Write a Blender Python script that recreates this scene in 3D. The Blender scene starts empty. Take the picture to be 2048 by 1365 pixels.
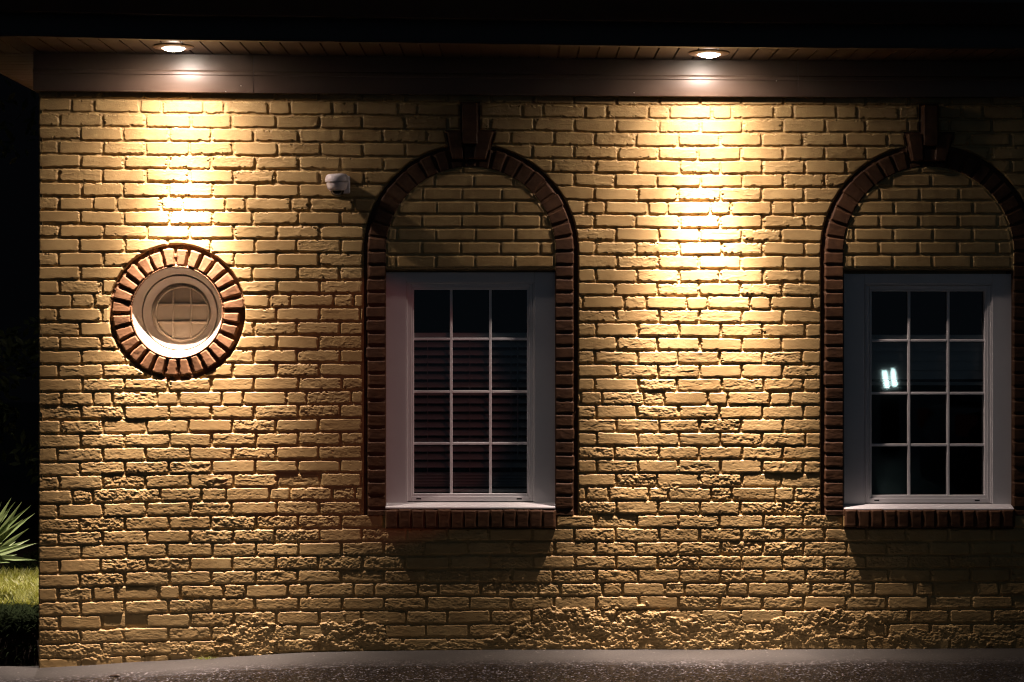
import bpy, bmesh, math, random
import numpy as np
from mathutils import Vector, Matrix

# ------------------------------------------------------------------ scale
S = 0.00236            # metres per photo pixel on the wall plane
D = 9.0                # camera to wall
CY = 682.5
CZ = (1300 - CY) * S   # eye height above the paving
def PX(px, Y=0.0): return (px - 1024) * S * (D + Y) / D
def PZ(py, Y=0.0): return CZ + (CY - py) * S * (D + Y) / D
def at(px, py, Y=0.0): return Vector((PX(px, Y), Y, PZ(py, Y)))

scene = bpy.context.scene
# ------------------------------------------------------------------ camera
cam_d = bpy.data.cameras.new("Camera")
cam = bpy.data.objects.new("Camera", cam_d)
scene.collection.objects.link(cam)
cam.location = (0, -D, CZ)
cam.rotation_euler = (math.radians(90), 0, 0)
cam_d.sensor_width = 36.0
cam_d.lens = 36.0 * D / (2048 * S)
cam_d.clip_end = 500
scene.camera = cam

# ------------------------------------------------------------------ night sky (town glow on the street side)
world = bpy.data.worlds.new("World")
scene.world = world
world.use_nodes = True
wn = world.node_tree.nodes; wl = world.node_tree.links
wn.clear()
w_out = wn.new("ShaderNodeOutputWorld"); w_bg = wn.new("ShaderNodeBackground")
w_tc = wn.new("ShaderNodeTexCoord"); w_sep = wn.new("ShaderNodeSeparateXYZ")
w_map = wn.new("ShaderNodeMapRange")
w_map.inputs["From Min"].default_value = 0.15; w_map.inputs["From Max"].default_value = -0.75
w_mix = wn.new("ShaderNodeMix"); w_mix.data_type = 'RGBA'
SKY_DARK = (0.0009, 0.0010, 0.0013, 1); SKY_GLOW = (0.0180, 0.0250, 0.0340, 1)
w_mix.inputs[6].default_value = SKY_DARK; w_mix.inputs[7].default_value = SKY_GLOW
wl.new(w_tc.outputs["Generated"], w_sep.inputs[0]); wl.new(w_sep.outputs["Y"], w_map.inputs["Value"])
wl.new(w_map.outputs["Result"], w_mix.inputs[0])
wl.new(w_mix.outputs[2], w_bg.inputs["Color"])
w_bg.inputs["Strength"].default_value = 1.0
wl.new(w_bg.outputs[0], w_out.inputs[0])

scene.view_settings.view_transform = 'Standard'
scene.view_settings.look = 'None'
scene.view_settings.exposure = 0.0
scene.view_settings.gamma = 1.0
scene.render.engine = 'CYCLES'
scene.cycles.max_bounces = 8
scene.cycles.diffuse_bounces = 3
scene.cycles.transparent_max_bounces = 12
scene.cycles.sample_clamp_indirect = 8.0
scene.cycles.use_denoising = True
scene.cycles.filter_width = 1.1
scene.cycles.denoiser = 'OPENIMAGEDENOISE'
scene.cycles.denoising_prefilter = 'ACCURATE'

LAMP_COLOR = (1.0, 0.775, 0.69)
LAMP_POWER = 1425.0
LAMP_TILT = math.radians(8.0)      # the lamps are turned slightly towards the wall
# measured candela curve of a reflector lamp: (degrees off its axis, share)
LAMP_CURVE = [(0, .80), (3, .82), (6, .98), (8, 1.0), (10, .94), (12, .78), (14, .56), (17, .31), (20, .18), (24, .098), (28, .072), (33, .068), (40, .041),
              (55, .012), (65, .008), (74, .003), (82, .0008), (88, .0002)]

# ------------------------------------------------------------------ helpers
rng = np.random.default_rng(7)
random.seed(7)
COL = scene.collection

def link(o, parent=None):
    COL.objects.link(o)
    if parent is not None:
        o.parent = parent
        o.matrix_parent_inverse = Matrix.Translation(-_world_loc(parent))
    return o
def _world_loc(o):
    v = Vector(o.location)
    # parents here are only ever translated
    p = o.parent
    if p is not None:
        v = Vector(o.location) if True else v
    return v
def tag(o, label=None, cat=None, group=None, kind=None):
    if label: o["label"] = label
    if cat: o["category"] = cat
    if group: o["group"] = group
    if kind: o["kind"] = kind
    return o
def empty(name, loc=(0, 0, 0), parent=None):
    o = bpy.data.objects.new(name, None)
    o.location = loc
    o.empty_display_size = 0.1
    return link(o, parent)

class MB:
    """collects shapes and links them as one mesh object"""
    def __init__(self): self.bm = bmesh.new()
    def box(self, p0, p1, bevel=0.0, seg=2):
        x0, x1 = sorted((p0[0], p1[0])); y0, y1 = sorted((p0[1], p1[1])); z0, z1 = sorted((p0[2], p1[2]))
        t = bmesh.new()
        v = [t.verts.new(c) for c in ((x0,y0,z0),(x1,y0,z0),(x1,y1,z0),(x0,y1,z0),(x0,y0,z1),(x1,y0,z1),(x1,y1,z1),(x0,y1,z1))]
        for f in ((0,3,2,1),(4,5,6,7),(0,1,5,4),(1,2,6,5),(2,3,7,6),(3,0,4,7)): t.faces.new([v[i] for i in f])
        if bevel > 0:
            bmesh.ops.bevel(t, geom=t.edges[:], offset=bevel, segments=seg, affect='EDGES', profile=0.5)
        self._merge(t)
    def _merge(self, t):
        m = bpy.data.meshes.new("tmp"); t.to_mesh(m); t.free()
        self.bm.from_mesh(m); bpy.data.meshes.remove(m)
    def lathe(self, prof, M=Matrix(), seg=48):
        rings = []
        for r, h in prof:
            if r < 1e-6: rings.append([self.bm.verts.new(M @ Vector((0, 0, h)))])
            else: rings.append([self.bm.verts.new(M @ Vector((r*math.cos(2*math.pi*i/seg), r*math.sin(2*math.pi*i/seg), h))) for i in range(seg)])
        for a, b in zip(rings, rings[1:]):
            for i in range(seg):
                j = (i + 1) % seg
                if len(a) == 1 and len(b) == 1: continue
                if len(a) == 1: self.bm.faces.new((a[0], b[j], b[i]))
                elif len(b) == 1: self.bm.faces.new((a[i], a[j], b[0]))
                else: self.bm.faces.new((a[i], a[j], b[j], b[i]))
    def tube(self, pts, r, seg=8):
        pts = [Vector(p) for p in pts]; rings = []
        for i, p in enumerate(pts):
            t = (pts[min(i+1, len(pts)-1)] - pts[max(i-1, 0)]).normalized()
            u = t.orthogonal().normalized(); w = t.cross(u)
            rr = r[i] if isinstance(r, (list, tuple)) else r
            rings.append([self.bm.verts.new(p + rr*(math.cos(2*math.pi*k/seg)*u + math.sin(2*math.pi*k/seg)*w)) for k in range(seg)])
        for a, b in zip(rings, rings[1:]):
            for k in range(seg): self.bm.faces.new((a[k], a[(k+1) % seg], b[(k+1) % seg], b[k]))
        self.bm.faces.new(rings[0][::-1]); self.bm.faces.new(rings[-1])
    def strip(self, prof, xs, zoff):
        """a moulding: profile of (Y, z) swept along x stations; zoff(x) is added to z"""
        rings = [[self.bm.verts.new((x, y, z + zoff(x))) for (y, z) in prof] for x in xs]
        n = len(prof)
        for a, b in zip(rings, rings[1:]):
            for k in range(n): self.bm.faces.new((a[k], a[(k+1) % n], b[(k+1) % n], b[k]))
        self.bm.faces.new(rings[0][::-1]); self.bm.faces.new(rings[-1])
    def quad(self, *c): self.bm.faces.new([self.bm.verts.new(p) for p in c])
    def build(self, name, mat, parent=None, smooth=False, loc=None, label=None):
        bmesh.ops.recalc_face_normals(self.bm, faces=self.bm.faces[:])
        me = bpy.data.meshes.new(name)
        if loc is not None: bmesh.ops.translate(self.bm, verts=self.bm.verts[:], vec=-Vector(loc))
        if smooth:
            for f in self.bm.faces: f.smooth = True
        self.bm.to_mesh(me); self.bm.free()
        me.materials.append(mat)
        if smooth == 'auto':
            me.set_sharp_from_angle(angle=math.radians(35))
        o = bpy.data.objects.new(name, me)
        if loc is not None: o.location = loc
        link(o, parent)
        if label: o["label"] = label
        return o

# ------------------------------------------------------------------ materials
def mat(name, base, rough=0.6, spec=0.5, metal=0.0, vary=0.0, vscale=6.0, bump=0.0, bscale=60.0, bdist=0.002, base2=None, coat=0.0):
    m = bpy.data.materials.new(name); m.use_nodes = True
    nt = m.node_tree; b = nt.nodes["Principled BSDF"]
    b.inputs["Base Color"].default_value = (*base, 1); b.inputs["Roughness"].default_value = rough
    b.inputs["Specular IOR Level"].default_value = spec; b.inputs["Metallic"].default_value = metal
    b.inputs["Coat Weight"].default_value = coat
    tc = nt.nodes.new("ShaderNodeTexCoord")
    if vary > 0 or base2:
        n = nt.nodes.new("ShaderNodeTexNoise"); n.inputs["Scale"].default_value = vscale; n.inputs["Detail"].default_value = 6
        n.inputs["Roughness"].default_value = 0.65
        r = nt.nodes.new("ShaderNodeValToRGB")
        c2 = base2 or tuple(c * (1 - vary) for c in base)
        r.color_ramp.elements[0].position = 0.35; r.color_ramp.elements[0].color = (*c2, 1)
        r.color_ramp.elements[1].position = 0.65; r.color_ramp.elements[1].color = (*base, 1)
        nt.links.new(tc.outputs["Object"], n.inputs["Vector"]); nt.links.new(n.outputs["Fac"], r.inputs["Fac"])
        nt.links.new(r.outputs["Color"], b.inputs["Base Color"])
    if bump > 0:
        n2 = nt.nodes.new("ShaderNodeTexNoise"); n2.inputs["Scale"].default_value = bscale; n2.inputs["Detail"].default_value = 5
        bp = nt.nodes.new("ShaderNodeBump"); bp.inputs["Strength"].default_value = bump; bp.inputs["Distance"].default_value = bdist
        nt.links.new(tc.outputs["Object"], n2.inputs["Vector"]); nt.links.new(n2.outputs["Fac"], bp.inputs["Height"])
        nt.links.new(bp.outputs["Normal"], b.inputs["Normal"])
    return m

M_WALL = mat("ochre_painted_brick", (0.50, 0.354, 0.152), 0.5, 0.35, base2=(0.42, 0.285, 0.118), vscale=9, bump=0.55, bscale=210, bdist=0.0016)
def toned(m, lo, hi):
    """per-brick tone from the mesh attribute, multiplied into the paint colour"""
    nt = m.node_tree; b = nt.nodes["Principled BSDF"]; src = b.inputs["Base Color"].links[0].from_socket
    a = nt.nodes.new("ShaderNodeAttribute"); a.attribute_name = 'tone'
    r = nt.nodes.new("ShaderNodeValToRGB"); r.color_ramp.elements[0].position = .25; r.color_ramp.elements[1].position = .75
    r.color_ramp.elements[0].color = (*lo, 1); r.color_ramp.elements[1].color = (*hi, 1)
    mx = nt.nodes.new("ShaderNodeMix"); mx.data_type = 'RGBA'; mx.blend_type = 'MULTIPLY'; mx.inputs[0].default_value = 1.0
    nt.links.new(a.outputs["Fac"], r.inputs["Fac"]); nt.links.new(src, mx.inputs[6]); nt.links.new(r.outputs["Color"], mx.inputs[7]); nt.links.new(mx.outputs[2], b.inputs["Base Color"])
M_RING = mat("russet_brick", (0.215, 0.108, 0.045), 0.7, 0.3, base2=(0.150, 0.072, 0.030), vscale=22, bump=0.4, bscale=240, bdist=0.0014)
M_ARCH = mat("dark_brown_painted_brick", (0.105, 0.049, 0.020), 0.65, 0.3, base2=(0.066, 0.029, 0.012), vscale=18, bump=0.35, bscale=240, bdist=0.0012)
toned(M_WALL, (0.76, 0.71, 0.64), (1.0, 1.0, 1.0)); toned(M_ARCH, (0.6, 0.58, 0.56), (1.15, 1.15, 1.15)); toned(M_RING, (0.75, 0.72, 0.70), (1.1, 1.1, 1.1))
M_METAL = mat("brown_coil_metal", (0.105, 0.069, 0.047), 0.42, 0.6, vary=0.12, vscale=3, bump=0.05, bscale=8, bdist=0.004)
M_SOFFIT = mat("brown_soffit_panel", (0.036, 0.022, 0.014), 0.5, 0.4, vary=0.15, vscale=5)
M_FASCIA = mat("dark_brown_fascia", (0.034, 0.021, 0.017), 0.45, 0.5, vary=0.2, vscale=4)
M_ROOF = mat("dark_shingle", (0.03, 0.028, 0.028), 0.9, 0.2, vary=0.4, vscale=20, bump=0.5, bscale=50)
M_VINYL = mat("white_vinyl", (0.74, 0.73, 0.73), 0.42, 0.45, vary=0.05, vscale=5)
M_BLIND = mat("white_blind_slats", (0.80, 0.80, 0.80), 0.5, 0.3)
M_CORD = mat("white_cord", (0.6, 0.6, 0.6), 0.8, 0.2)
M_REVEAL = mat("cream_painted_wood", (0.54, 0.46, 0.36), 0.5, 0.4, vary=0.12, vscale=9, bump=0.15, bscale=40)
M_PANEL = mat("beige_painted_panel", (0.56, 0.47, 0.34), 0.5, 0.4, vary=0.12, vscale=8, bump=0.2, bscale=45)
M_DARK = mat("dark_room_wall", (0.02, 0.02, 0.02), 0.9, 0.1)
M_SLOT = mat("black_weep_slot", (0.01, 0.01, 0.01), 0.8, 0.1)
M_CAMW = mat("white_camera_plastic", (0.66, 0.61, 0.61), 0.35, 0.5)
M_CAMB = mat("black_camera_lens", (0.012, 0.012, 0.014), 0.12, 0.7)
M_TRIM = mat("brown_lamp_trim", (0.16, 0.10, 0.07), 0.4, 0.5)
M_SCREW = mat("bright_nail_head", (0.6, 0.55, 0.5), 0.3, 0.6, metal=0.8)
M_SOIL = mat("dark_soil", (0.014, 0.010, 0.007), 0.95, 0.1, vary=0.4, vscale=18, bump=0.8, bscale=60, bdist=0.01)
M_BARK = mat("yucca_bark", (0.10, 0.075, 0.05), 0.9, 0.1, vary=0.4, vscale=20)
M_DEBRIS = mat("dry_brown_leaf", (0.05, 0.03, 0.018), 0.8, 0.2)
M_POST = mat("black_post_paint", (0.02, 0.02, 0.022), 0.5, 0.4)

def leaf_mat(name, c1, c2, sc=8, trans=0.25):
    m = mat(name, c1, 0.45, 0.4, base2=c2, vscale=sc)
    nt = m.node_tree; b = nt.nodes["Principled BSDF"]
    tr = nt.nodes.new("ShaderNodeBsdfTranslucent"); tr.inputs["Color"].default_value = (*[min(1, c*1.3) for c in c1], 1)
    mx = nt.nodes.new("ShaderNodeMixShader"); mx.inputs[0].default_value = trans
    nt.links.new(b.outputs[0], mx.inputs[1]); nt.links.new(tr.outputs[0], mx.inputs[2])
    nt.links.new(mx.outputs[0], nt.nodes["Material Output"].inputs["Surface"])
    return m
M_YUCCA = leaf_mat("yucca_leaf", (0.135, 0.19, 0.07), (0.09, 0.14, 0.045), 5)
M_MOSS = leaf_mat("moss_blades", (0.20, 0.21, 0.030), (0.11, 0.14, 0.020), 14, 0.3)
M_BORDER = mat("border_leaf", (0.009, 0.016, 0.004), 0.9, 0.05, base2=(0.004, 0.008, 0.002), vscale=10)
M_HEDGE = leaf_mat("hedge_leaf", (0.04, 0.055, 0.025), (0.025, 0.04, 0.015), 6)

def glass_mat():
    m = bpy.data.materials.new("window_glass"); m.use_nodes = True
    nt = m.node_tree; nt.nodes.remove(nt.nodes["Principled BSDF"])
    t = nt.nodes.new("ShaderNodeBsdfTransparent"); t.inputs["Color"].default_value = (0.86, 0.88, 0.88, 1)
    g = nt.nodes.new("ShaderNodeBsdfGlossy"); g.inputs["Roughness"].default_value = 0.020
    n = nt.nodes.new("ShaderNodeTexNoise"); n.inputs["Scale"].default_value = 1.6; n.inputs["Detail"].default_value = 0.5
    tc = nt.nodes.new("ShaderNodeTexCoord")
    bp = nt.nodes.new("ShaderNodeBump"); bp.inputs["Strength"].default_value = 0.006; bp.inputs["Distance"].default_value = 0.01
    nt.links.new(tc.outputs["Object"], n.inputs["Vector"]); nt.links.new(n.outputs["Fac"], bp.inputs["Height"]); nt.links.new(bp.outputs["Normal"], g.inputs["Normal"])
    f = nt.nodes.new("ShaderNodeFresnel"); f.inputs["IOR"].default_value = 1.6
    mx = nt.nodes.new("ShaderNodeMixShader")
    nt.links.new(f.outputs[0], mx.inputs[0]); nt.links.new(t.outputs[0], mx.inputs[1]); nt.links.new(g.outputs[0], mx.inputs[2])
    nt.links.new(mx.outputs[0], nt.nodes["Material Output"].inputs["Surface"])
    return m
M_GLASS = glass_mat()
def emit_mat(name, c, s):
    m = bpy.data.materials.new(name); m.use_nodes = True
    nt = m.node_tree; nt.nodes.remove(nt.nodes["Principled BSDF"])
    e = nt.nodes.new("ShaderNodeEmission"); e.inputs["Color"].default_value = (*c, 1); e.inputs["Strength"].default_value = s
    nt.links.new(e.outputs[0], nt.nodes["Material Output"].inputs["Surface"])
    return m
M_LENS = emit_mat("lit_lamp_lens", (1.0, 0.90, 0.76), 95.0)
M_PANE_LIT = emit_mat("lit_white_pane", (0.70, 1.0, 0.97), 22.0)

def asphalt_mat():
    m = bpy.data.materials.new("worn_asphalt"); m.use_nodes = True
    nt = m.node_tree; N = nt.nodes; L = nt.links; b = N["Principled BSDF"]
    tc = N.new("ShaderNodeTexCoord"); sep = N.new("ShaderNodeSeparateXYZ"); L.new(tc.outputs["Object"], sep.inputs[0])
    # distance from the wall, wobbled: 0 = smooth patched strip, 1 = coarse asphalt
    wob = N.new("ShaderNodeTexNoise"); wob.inputs["Scale"].default_value = 2.2; wob.inputs["Detail"].default_value = 4
    L.new(tc.outputs["Object"], wob.inputs["Vector"])
    ma = N.new("ShaderNodeMath"); ma.operation = 'MULTIPLY_ADD'; ma.inputs[1].default_value = 0.26; L.new(wob.outputs["Fac"], ma.inputs[0]); L.new(sep.outputs["Y"], ma.inputs[2])
    mr = N.new("ShaderNodeMapRange"); mr.inputs["From Min"].default_value = -0.08; mr.inputs["From Max"].default_value = -0.38; mr.interpolation_type = 'SMOOTHSTEP'
    L.new(ma.outputs[0], mr.inputs["Value"])
    vor = N.new("ShaderNodeTexVoronoi"); vor.inputs["Scale"].default_value = 135.0; L.new(tc.outputs["Object"], vor.inputs["Vector"])
    gr = N.new("ShaderNodeTexNoise"); gr.inputs["Scale"].default_value = 95; gr.inputs["Detail"].default_value = 6; gr.inputs["Roughness"].default_value = 0.75
    L.new(tc.outputs["Object"], gr.inputs["Vector"])
    st = N.new("ShaderNodeTexNoise"); st.inputs["Scale"].default_value = 1.6; st.inputs["Detail"].default_value = 7; L.new(tc.outputs["Object"], st.inputs["Vector"])
    rs = N.new("ShaderNodeValToRGB"); rs.color_ramp.elements[0].position = .36; rs.color_ramp.elements[1].position = .66
    rs.color_ramp.elements[0].color = (0.040, 0.038, 0.033, 1); rs.color_ramp.elements[1].color = (0.070, 0.065, 0.055, 1)
    L.new(st.outputs["Fac"], rs.inputs["Fac"])
    rc = N.new("ShaderNodeValToRGB"); rc.color_ramp.elements[0].color = (0.007, 0.0065, 0.007, 1); rc.color_ramp.elements[1].color = (0.040, 0.037, 0.039, 1)
    rc.color_ramp.elements[0].position = .1; rc.color_ramp.elements[1].position = .80
    e_ = rc.color_ramp.elements.new(.92); e_.color = (0.06, 0.057, 0.06, 1); e_ = rc.color_ramp.elements.new(.95); e_.color = (0.50, 0.47, 0.47, 1)
    hs = N.new("ShaderNodeSeparateColor"); L.new(vor.outputs["Color"], hs.inputs[0]); L.new(hs.outputs[0], rc.inputs["Fac"])
    v_ = N.new("ShaderNodeTexVoronoi"); v_.inputs["Scale"].default_value = 38.0; L.new(tc.outputs["Object"], v_.inputs["Vector"])
    g1 = N.new("ShaderNodeMapRange"); g1.inputs["From Min"].default_value = .20; g1.inputs["From Max"].default_value = .10; L.new(v_.outputs["Distance"], g1.inputs["Value"])
    gs = N.new("ShaderNodeSeparateColor"); L.new(v_.outputs["Color"], gs.inputs[0])
    g2 = N.new("ShaderNodeMath"); g2.operation = 'GREATER_THAN'; g2.inputs[1].default_value = .80; L.new(gs.outputs[1], g2.inputs[0])
    g3 = N.new("ShaderNodeMath"); g3.operation = 'MULTIPLY'; L.new(g1.outputs[0], g3.inputs[0]); L.new(g2.outputs[0], g3.inputs[1])
    gm = N.new("ShaderNodeMix"); gm.data_type = 'RGBA'; gm.inputs[7].default_value = (.22, .20, .18, 1); L.new(g3.outputs[0], gm.inputs[0]); L.new(rs.outputs["Color"], gm.inputs[6])
    fg = N.new("ShaderNodeMix"); fg.data_type = 'RGBA'; fg.blend_type = 'MULTIPLY'; fg.inputs[0].default_value = .8; L.new(gm.outputs[2], fg.inputs[6])
    fr = N.new("ShaderNodeValToRGB"); fr.color_ramp.elements[0].position = .3; fr.color_ramp.elements[0].color = (.45, .45, .45, 1); fr.color_ramp.elements[1].position = .62; L.new(gr.outputs["Fac"], fr.inputs["Fac"]); L.new(fr.outputs["Color"], fg.inputs[7])
    mx = N.new("ShaderNodeMix"); mx.data_type = 'RGBA'
    L.new(mr.outputs[0], mx.inputs[0]); L.new(fg.outputs[2], mx.inputs[6]); L.new(rc.outputs["Color"], mx.inputs[7])
    L.new(mx.outputs[2], b.inputs["Base Color"])
    rr = N.new("ShaderNodeMapRange"); rr.inputs["To Min"].default_value = 0.62; rr.inputs["To Max"].default_value = 0.17
    L.new(mr.outputs[0], rr.inputs["Value"]); L.new(rr.outputs[0], b.inputs["Roughness"])
    # stones: cell heights + grain
    hm = N.new("ShaderNodeMath"); hm.operation = 'SUBTRACT'; hm.inputs[0].default_value = 1.0; L.new(vor.outputs["Distance"], hm.inputs[1])
    h2 = N.new("ShaderNodeMath"); h2.operation = 'MULTIPLY_ADD'; h2.inputs[1].default_value = 1.2; L.new(gr.outputs["Fac"], h2.inputs[0]); L.new(hm.outputs[0], h2.inputs[2])
    bs = N.new("ShaderNodeMapRange"); bs.inputs["To Min"].default_value = 0.12; bs.inputs["To Max"].default_value = 1.0; L.new(mr.outputs[0], bs.inputs["Value"])
    bp = N.new("ShaderNodeBump"); bp.inputs["Distance"].default_value = 0.0065; L.new(bs.outputs[0], bp.inputs["Strength"]); L.new(h2.outputs[0], bp.inputs["Height"])
    # each chipping shows its own broken facet
    v1 = N.new("ShaderNodeVectorMath"); v1.operation = 'SUBTRACT'; v1.inputs[1].default_value = (.5, .5, .5); L.new(vor.outputs["Color"], v1.inputs[0])
    v2 = N.new("ShaderNodeVectorMath"); v2.operation = 'SCALE'; L.new(v1.outputs[0], v2.inputs[0])
    fs = N.new("ShaderNodeMapRange"); fs.inputs["To Min"].default_value = 0.10; fs.inputs["To Max"].default_value = 1.7; L.new(mr.outputs[0], fs.inputs["Value"]); L.new(fs.outputs[0], v2.inputs["Scale"])
    v3 = N.new("ShaderNodeVectorMath"); v3.operation = 'ADD'; L.new(v2.outputs[0], v3.inputs[0]); L.new(bp.outputs["Normal"], v3.inputs[1])
    v4 = N.new("ShaderNodeVectorMath"); v4.operation = 'NORMALIZE'; L.new(v3.outputs[0], v4.inputs[0])
    L.new(v4.outputs[0], b.inputs["Normal"])
    return m
M_ASPHALT = asphalt_mat()

# ------------------------------------------------------------------ paving
GX = [-900, 60, 180, 260, 340, 460, 600, 700, 1000, 1500, 2048, 3000]
GY = [1339, 1337, 1331, 1325, 1321, 1314, 1306, 1303, 1299.5, 1299.5, 1297, 1296]
def ground_z(x):
    return (1300 - np.interp(np.asarray(x) / S + 1024, GX, GY)) * S
def grid_mesh(name, X, Y, Z, material, smooth=True):
    ny, nx = X.shape
    co = np.stack([X, Y, Z], -1).reshape(-1, 3).astype(np.float32)
    idx = np.arange(ny * nx).reshape(ny, nx)
    f = np.stack([idx[:-1, :-1], idx[:-1, 1:], idx[1:, 1:], idx[1:, :-1]], -1).reshape(-1, 4)
    return np_mesh(name, co, f, material, smooth)
def np_mesh(name, co, f, material, smooth=True):
    me = bpy.data.meshes.new(name)
    n = len(f); k = f.shape[1]
    me.vertices.add(len(co)); me.vertices.foreach_set("co", np.ascontiguousarray(co, np.float32).ravel())
    me.loops.add(n * k); me.loops.foreach_set("vertex_index", np.ascontiguousarray(f, np.int32).ravel())
    me.polygons.add(n); me.polygons.foreach_set("loop_start", np.arange(0, n * k, k, dtype=np.int32))
    try: me.polygons.foreach_set("loop_total", np.full(n, k, np.int32))
    except Exception: pass
    me.polygons.foreach_set("use_smooth", np.full(n, bool(smooth)))
    me.materials.append(material)
    me.update(calc_edges=True)
    return me

gx = np.concatenate([[-60, -30, -15, -8], np.arange(-5, 5.01, 0.04), [8, 15, 30, 60]])
gy = np.concatenate([[-60, -35, -22, -14], np.arange(-9, 2.01, 0.06), [4, 8, 16, 40]])

# value noise -------------------------------------------------------
class Noise:
    def __init__(self, seed): self.t = np.random.default_rng(seed).random((256, 256)).astype(np.float32)
    def __call__(self, x, y):
        xf = np.floor(x); yf = np.floor(y)
        u = (x - xf).astype(np.float32); v = (y - yf).astype(np.float32)
        xi = xf.astype(np.int32) & 255; yi = yf.astype(np.int32) & 255
        u = u*u*u*(u*(u*6-15)+10); v = v*v*v*(v*(v*6-15)+10)
        x1 = (xi + 1) & 255; y1 = (yi + 1) & 255; t = self.t
        a = t[yi, xi]*(1-u) + t[yi, x1]*u; b = t[y1, xi]*(1-u) + t[y1, x1]*u
        return (a*(1-v) + b*v) * 2 - 1
def fbm(x, y, seed, octv=4, gain=0.5):
    s = 0; a = 1.0; tot = 0
    for o in range(octv):
        f = 2.03 ** o
        s = s + a * Noise(seed + 31*o)(x*f + 17.3*o, y*f + 5.1*o); tot += a; a *= gain
    return s / tot
def ridged(x, y, seed, octv=3, gain=0.55):
    s = 0; a = 1.0; tot = 0
    for o in range(octv):
        f = 2.03 ** o
        s = s + a * (1 - np.abs(Noise(seed + 31*o)(x*f + 7.7*o, y*f + 3.9*o)) * 2); tot += a; a *= gain
    return s / tot

XX, YY = np.meshgrid(gx, gy)
ZZ = ground_z(XX) + 0.006 * fbm(XX*1.3+50, YY*1.3+50, 900, 3) * (np.abs(YY) > 0.08)
# the paving stops where the planting bed begins, left of the building
ZZ = np.where((YY > 0.12), ZZ - 0.03, ZZ)
ground = bpy.data.objects.new("ground", grid_mesh("ground", XX, YY, ZZ, M_ASPHALT)); link(ground)
tag(ground, kind="structure", label="dark sparkling asphalt with a smoother strip along the wall")

# ------------------------------------------------------------------ the building
building = empty("brick_building", (0, 0, 0))
tag(building, "yellow painted brick building with brown arched window surrounds and dark eaves", "building")

CXL, CXR = 941.0, 1857.0            # arch centres
SPRING, RIN, ROUT, RGRV = 503.0, 170.0, 207.0, 214.5
RCX, RCY, RR0, RR1, RRG = 353.5, 625.0, 92.0, 130.0, 136.0
JOINT = -0.0090                     # mortar depth

def nth(n):                         # px of brick coordinate n
    n = np.asarray(n, float)
    return np.where(n < 12, 117 + 87.9*n - 0.1583*n*n, 117 + 87.9*12 - 0.1583*144 + 83.5*(n-12))
NT = np.linspace(-3, 34, 3000); NPX = nth(NT)

xs = np.concatenate([np.arange(74.5, 2056, 1.2), np.arange(2056, 2420, 5.0)])
ys = np.arange(162, 1352, 0.92)
X, Y = np.meshgrid(xs, ys)
X = X.astype(np.float32); Y = Y.astype(np.float32)

edge_n1 = fbm(X/9, Y/7, 11, 3); edge_n2 = fbm(X/8, Y/9, 23, 3)
fine = fbm(X/4.5, Y/4.0, 41, 3, 0.6)
mid = fbm(X/16, Y/9, 57, 4, 0.55)
rid = ridged(X/13, Y/7.5, 71, 3)
pits = np.clip(Noise(83)(X/3.4, Y/3.2) - 0.72, 0, 1) * 3.5
wear_zone = np.clip((Y - 640) / 420, 0, 1) * (0.75 + 0.5*fbm(X/160, Y/120, 97, 2))      # lower courses are weathered
wear_zone = np.where(Y > 1175, wear_zone*0.62, wear_zone)

def rrect(ex, ey, r):
    ax = np.maximum(r - ex, 0); ay = np.maximum(r - ey, 0)
    return r - np.sqrt(ax*ax + ay*ay)
def profile(d, bev):
    t = np.clip(d/bev, 0, 1)
    return np.sin(t*np.pi/2)**0.85

# distances to the openings
def arch_rad(cx):
    return np.where(Y < SPRING, np.hypot(X-cx, Y-SPRING), np.abs(X-cx))
radL, radR = arch_rad(CXL), arch_rad(CXR)
rring = np.hypot(X-RCX, Y-RCY)
def poly_d(pts):                    # convex polygon, inside distance
    d = np.full(X.shape, 1e3, np.float32); n = len(pts)
    cx = sum(p[0] for p in pts)/n; cy = sum(p[1] for p in pts)/n
    for i in range(n):
        (x0, y0), (x1, y1) = pts[i], pts[(i+1) % n]
        nx, ny = -(y1-y0), (x1-x0); L = math.hypot(nx, ny)
        s = ((X-x0)*nx + (Y-y0)*ny)/L
        if ((cx-x0)*nx + (cy-y0)*ny) < 0: s = -s
        d = np.minimum(d, s)
    return d
def key_polys(dx, dy):
    P = [[(924,207),(956,207),(956,291),(924,291)], [(926,294),(953,294),(952,320),(928,320)],
         [(893,264),(925,264),(928,320),(904,320)], [(951,264),(988,264),(972,320),(948,320)]]
    return [[(x+dx, y+dy) for x, y in p] for p in P]
keyd = {}
for side, (dx, dy) in {'L': (0, 0), 'R': (918, 4)}.items():
    ds = [poly_d(p) for p in key_polys(dx, dy)]
    hull = np.maximum(poly_d([(920+dx,203+dy),(960+dx,203+dy),(960+dx,300+dy),(920+dx,300+dy)]),
                      poly_d([(889+dx,260+dy),(992+dx,260+dy),(974+dx,324+dy),(902+dx,324+dy)]))
    keyd[side] = (ds, hull)

below = Y > 1031
outL = np.where(below, 99, radL - RGRV); outR = np.where(below, 99, radR - RGRV)
SILL_Y0, SILL_Y1 = 1017.5, 1055.5
def sill_out(cx): return np.maximum(np.abs(X-cx) - 171, np.maximum(SILL_Y0-6 - Y, Y - SILL_Y1))
edge_other = np.minimum.reduce([outL, outR, rring - RRG, -keyd['L'][1], -keyd['R'][1],
                                np.where(Y > 1012, sill_out(CXL), 99), np.where(Y > 1012, sill_out(CXR), 99)]).astype(np.float32)

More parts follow.
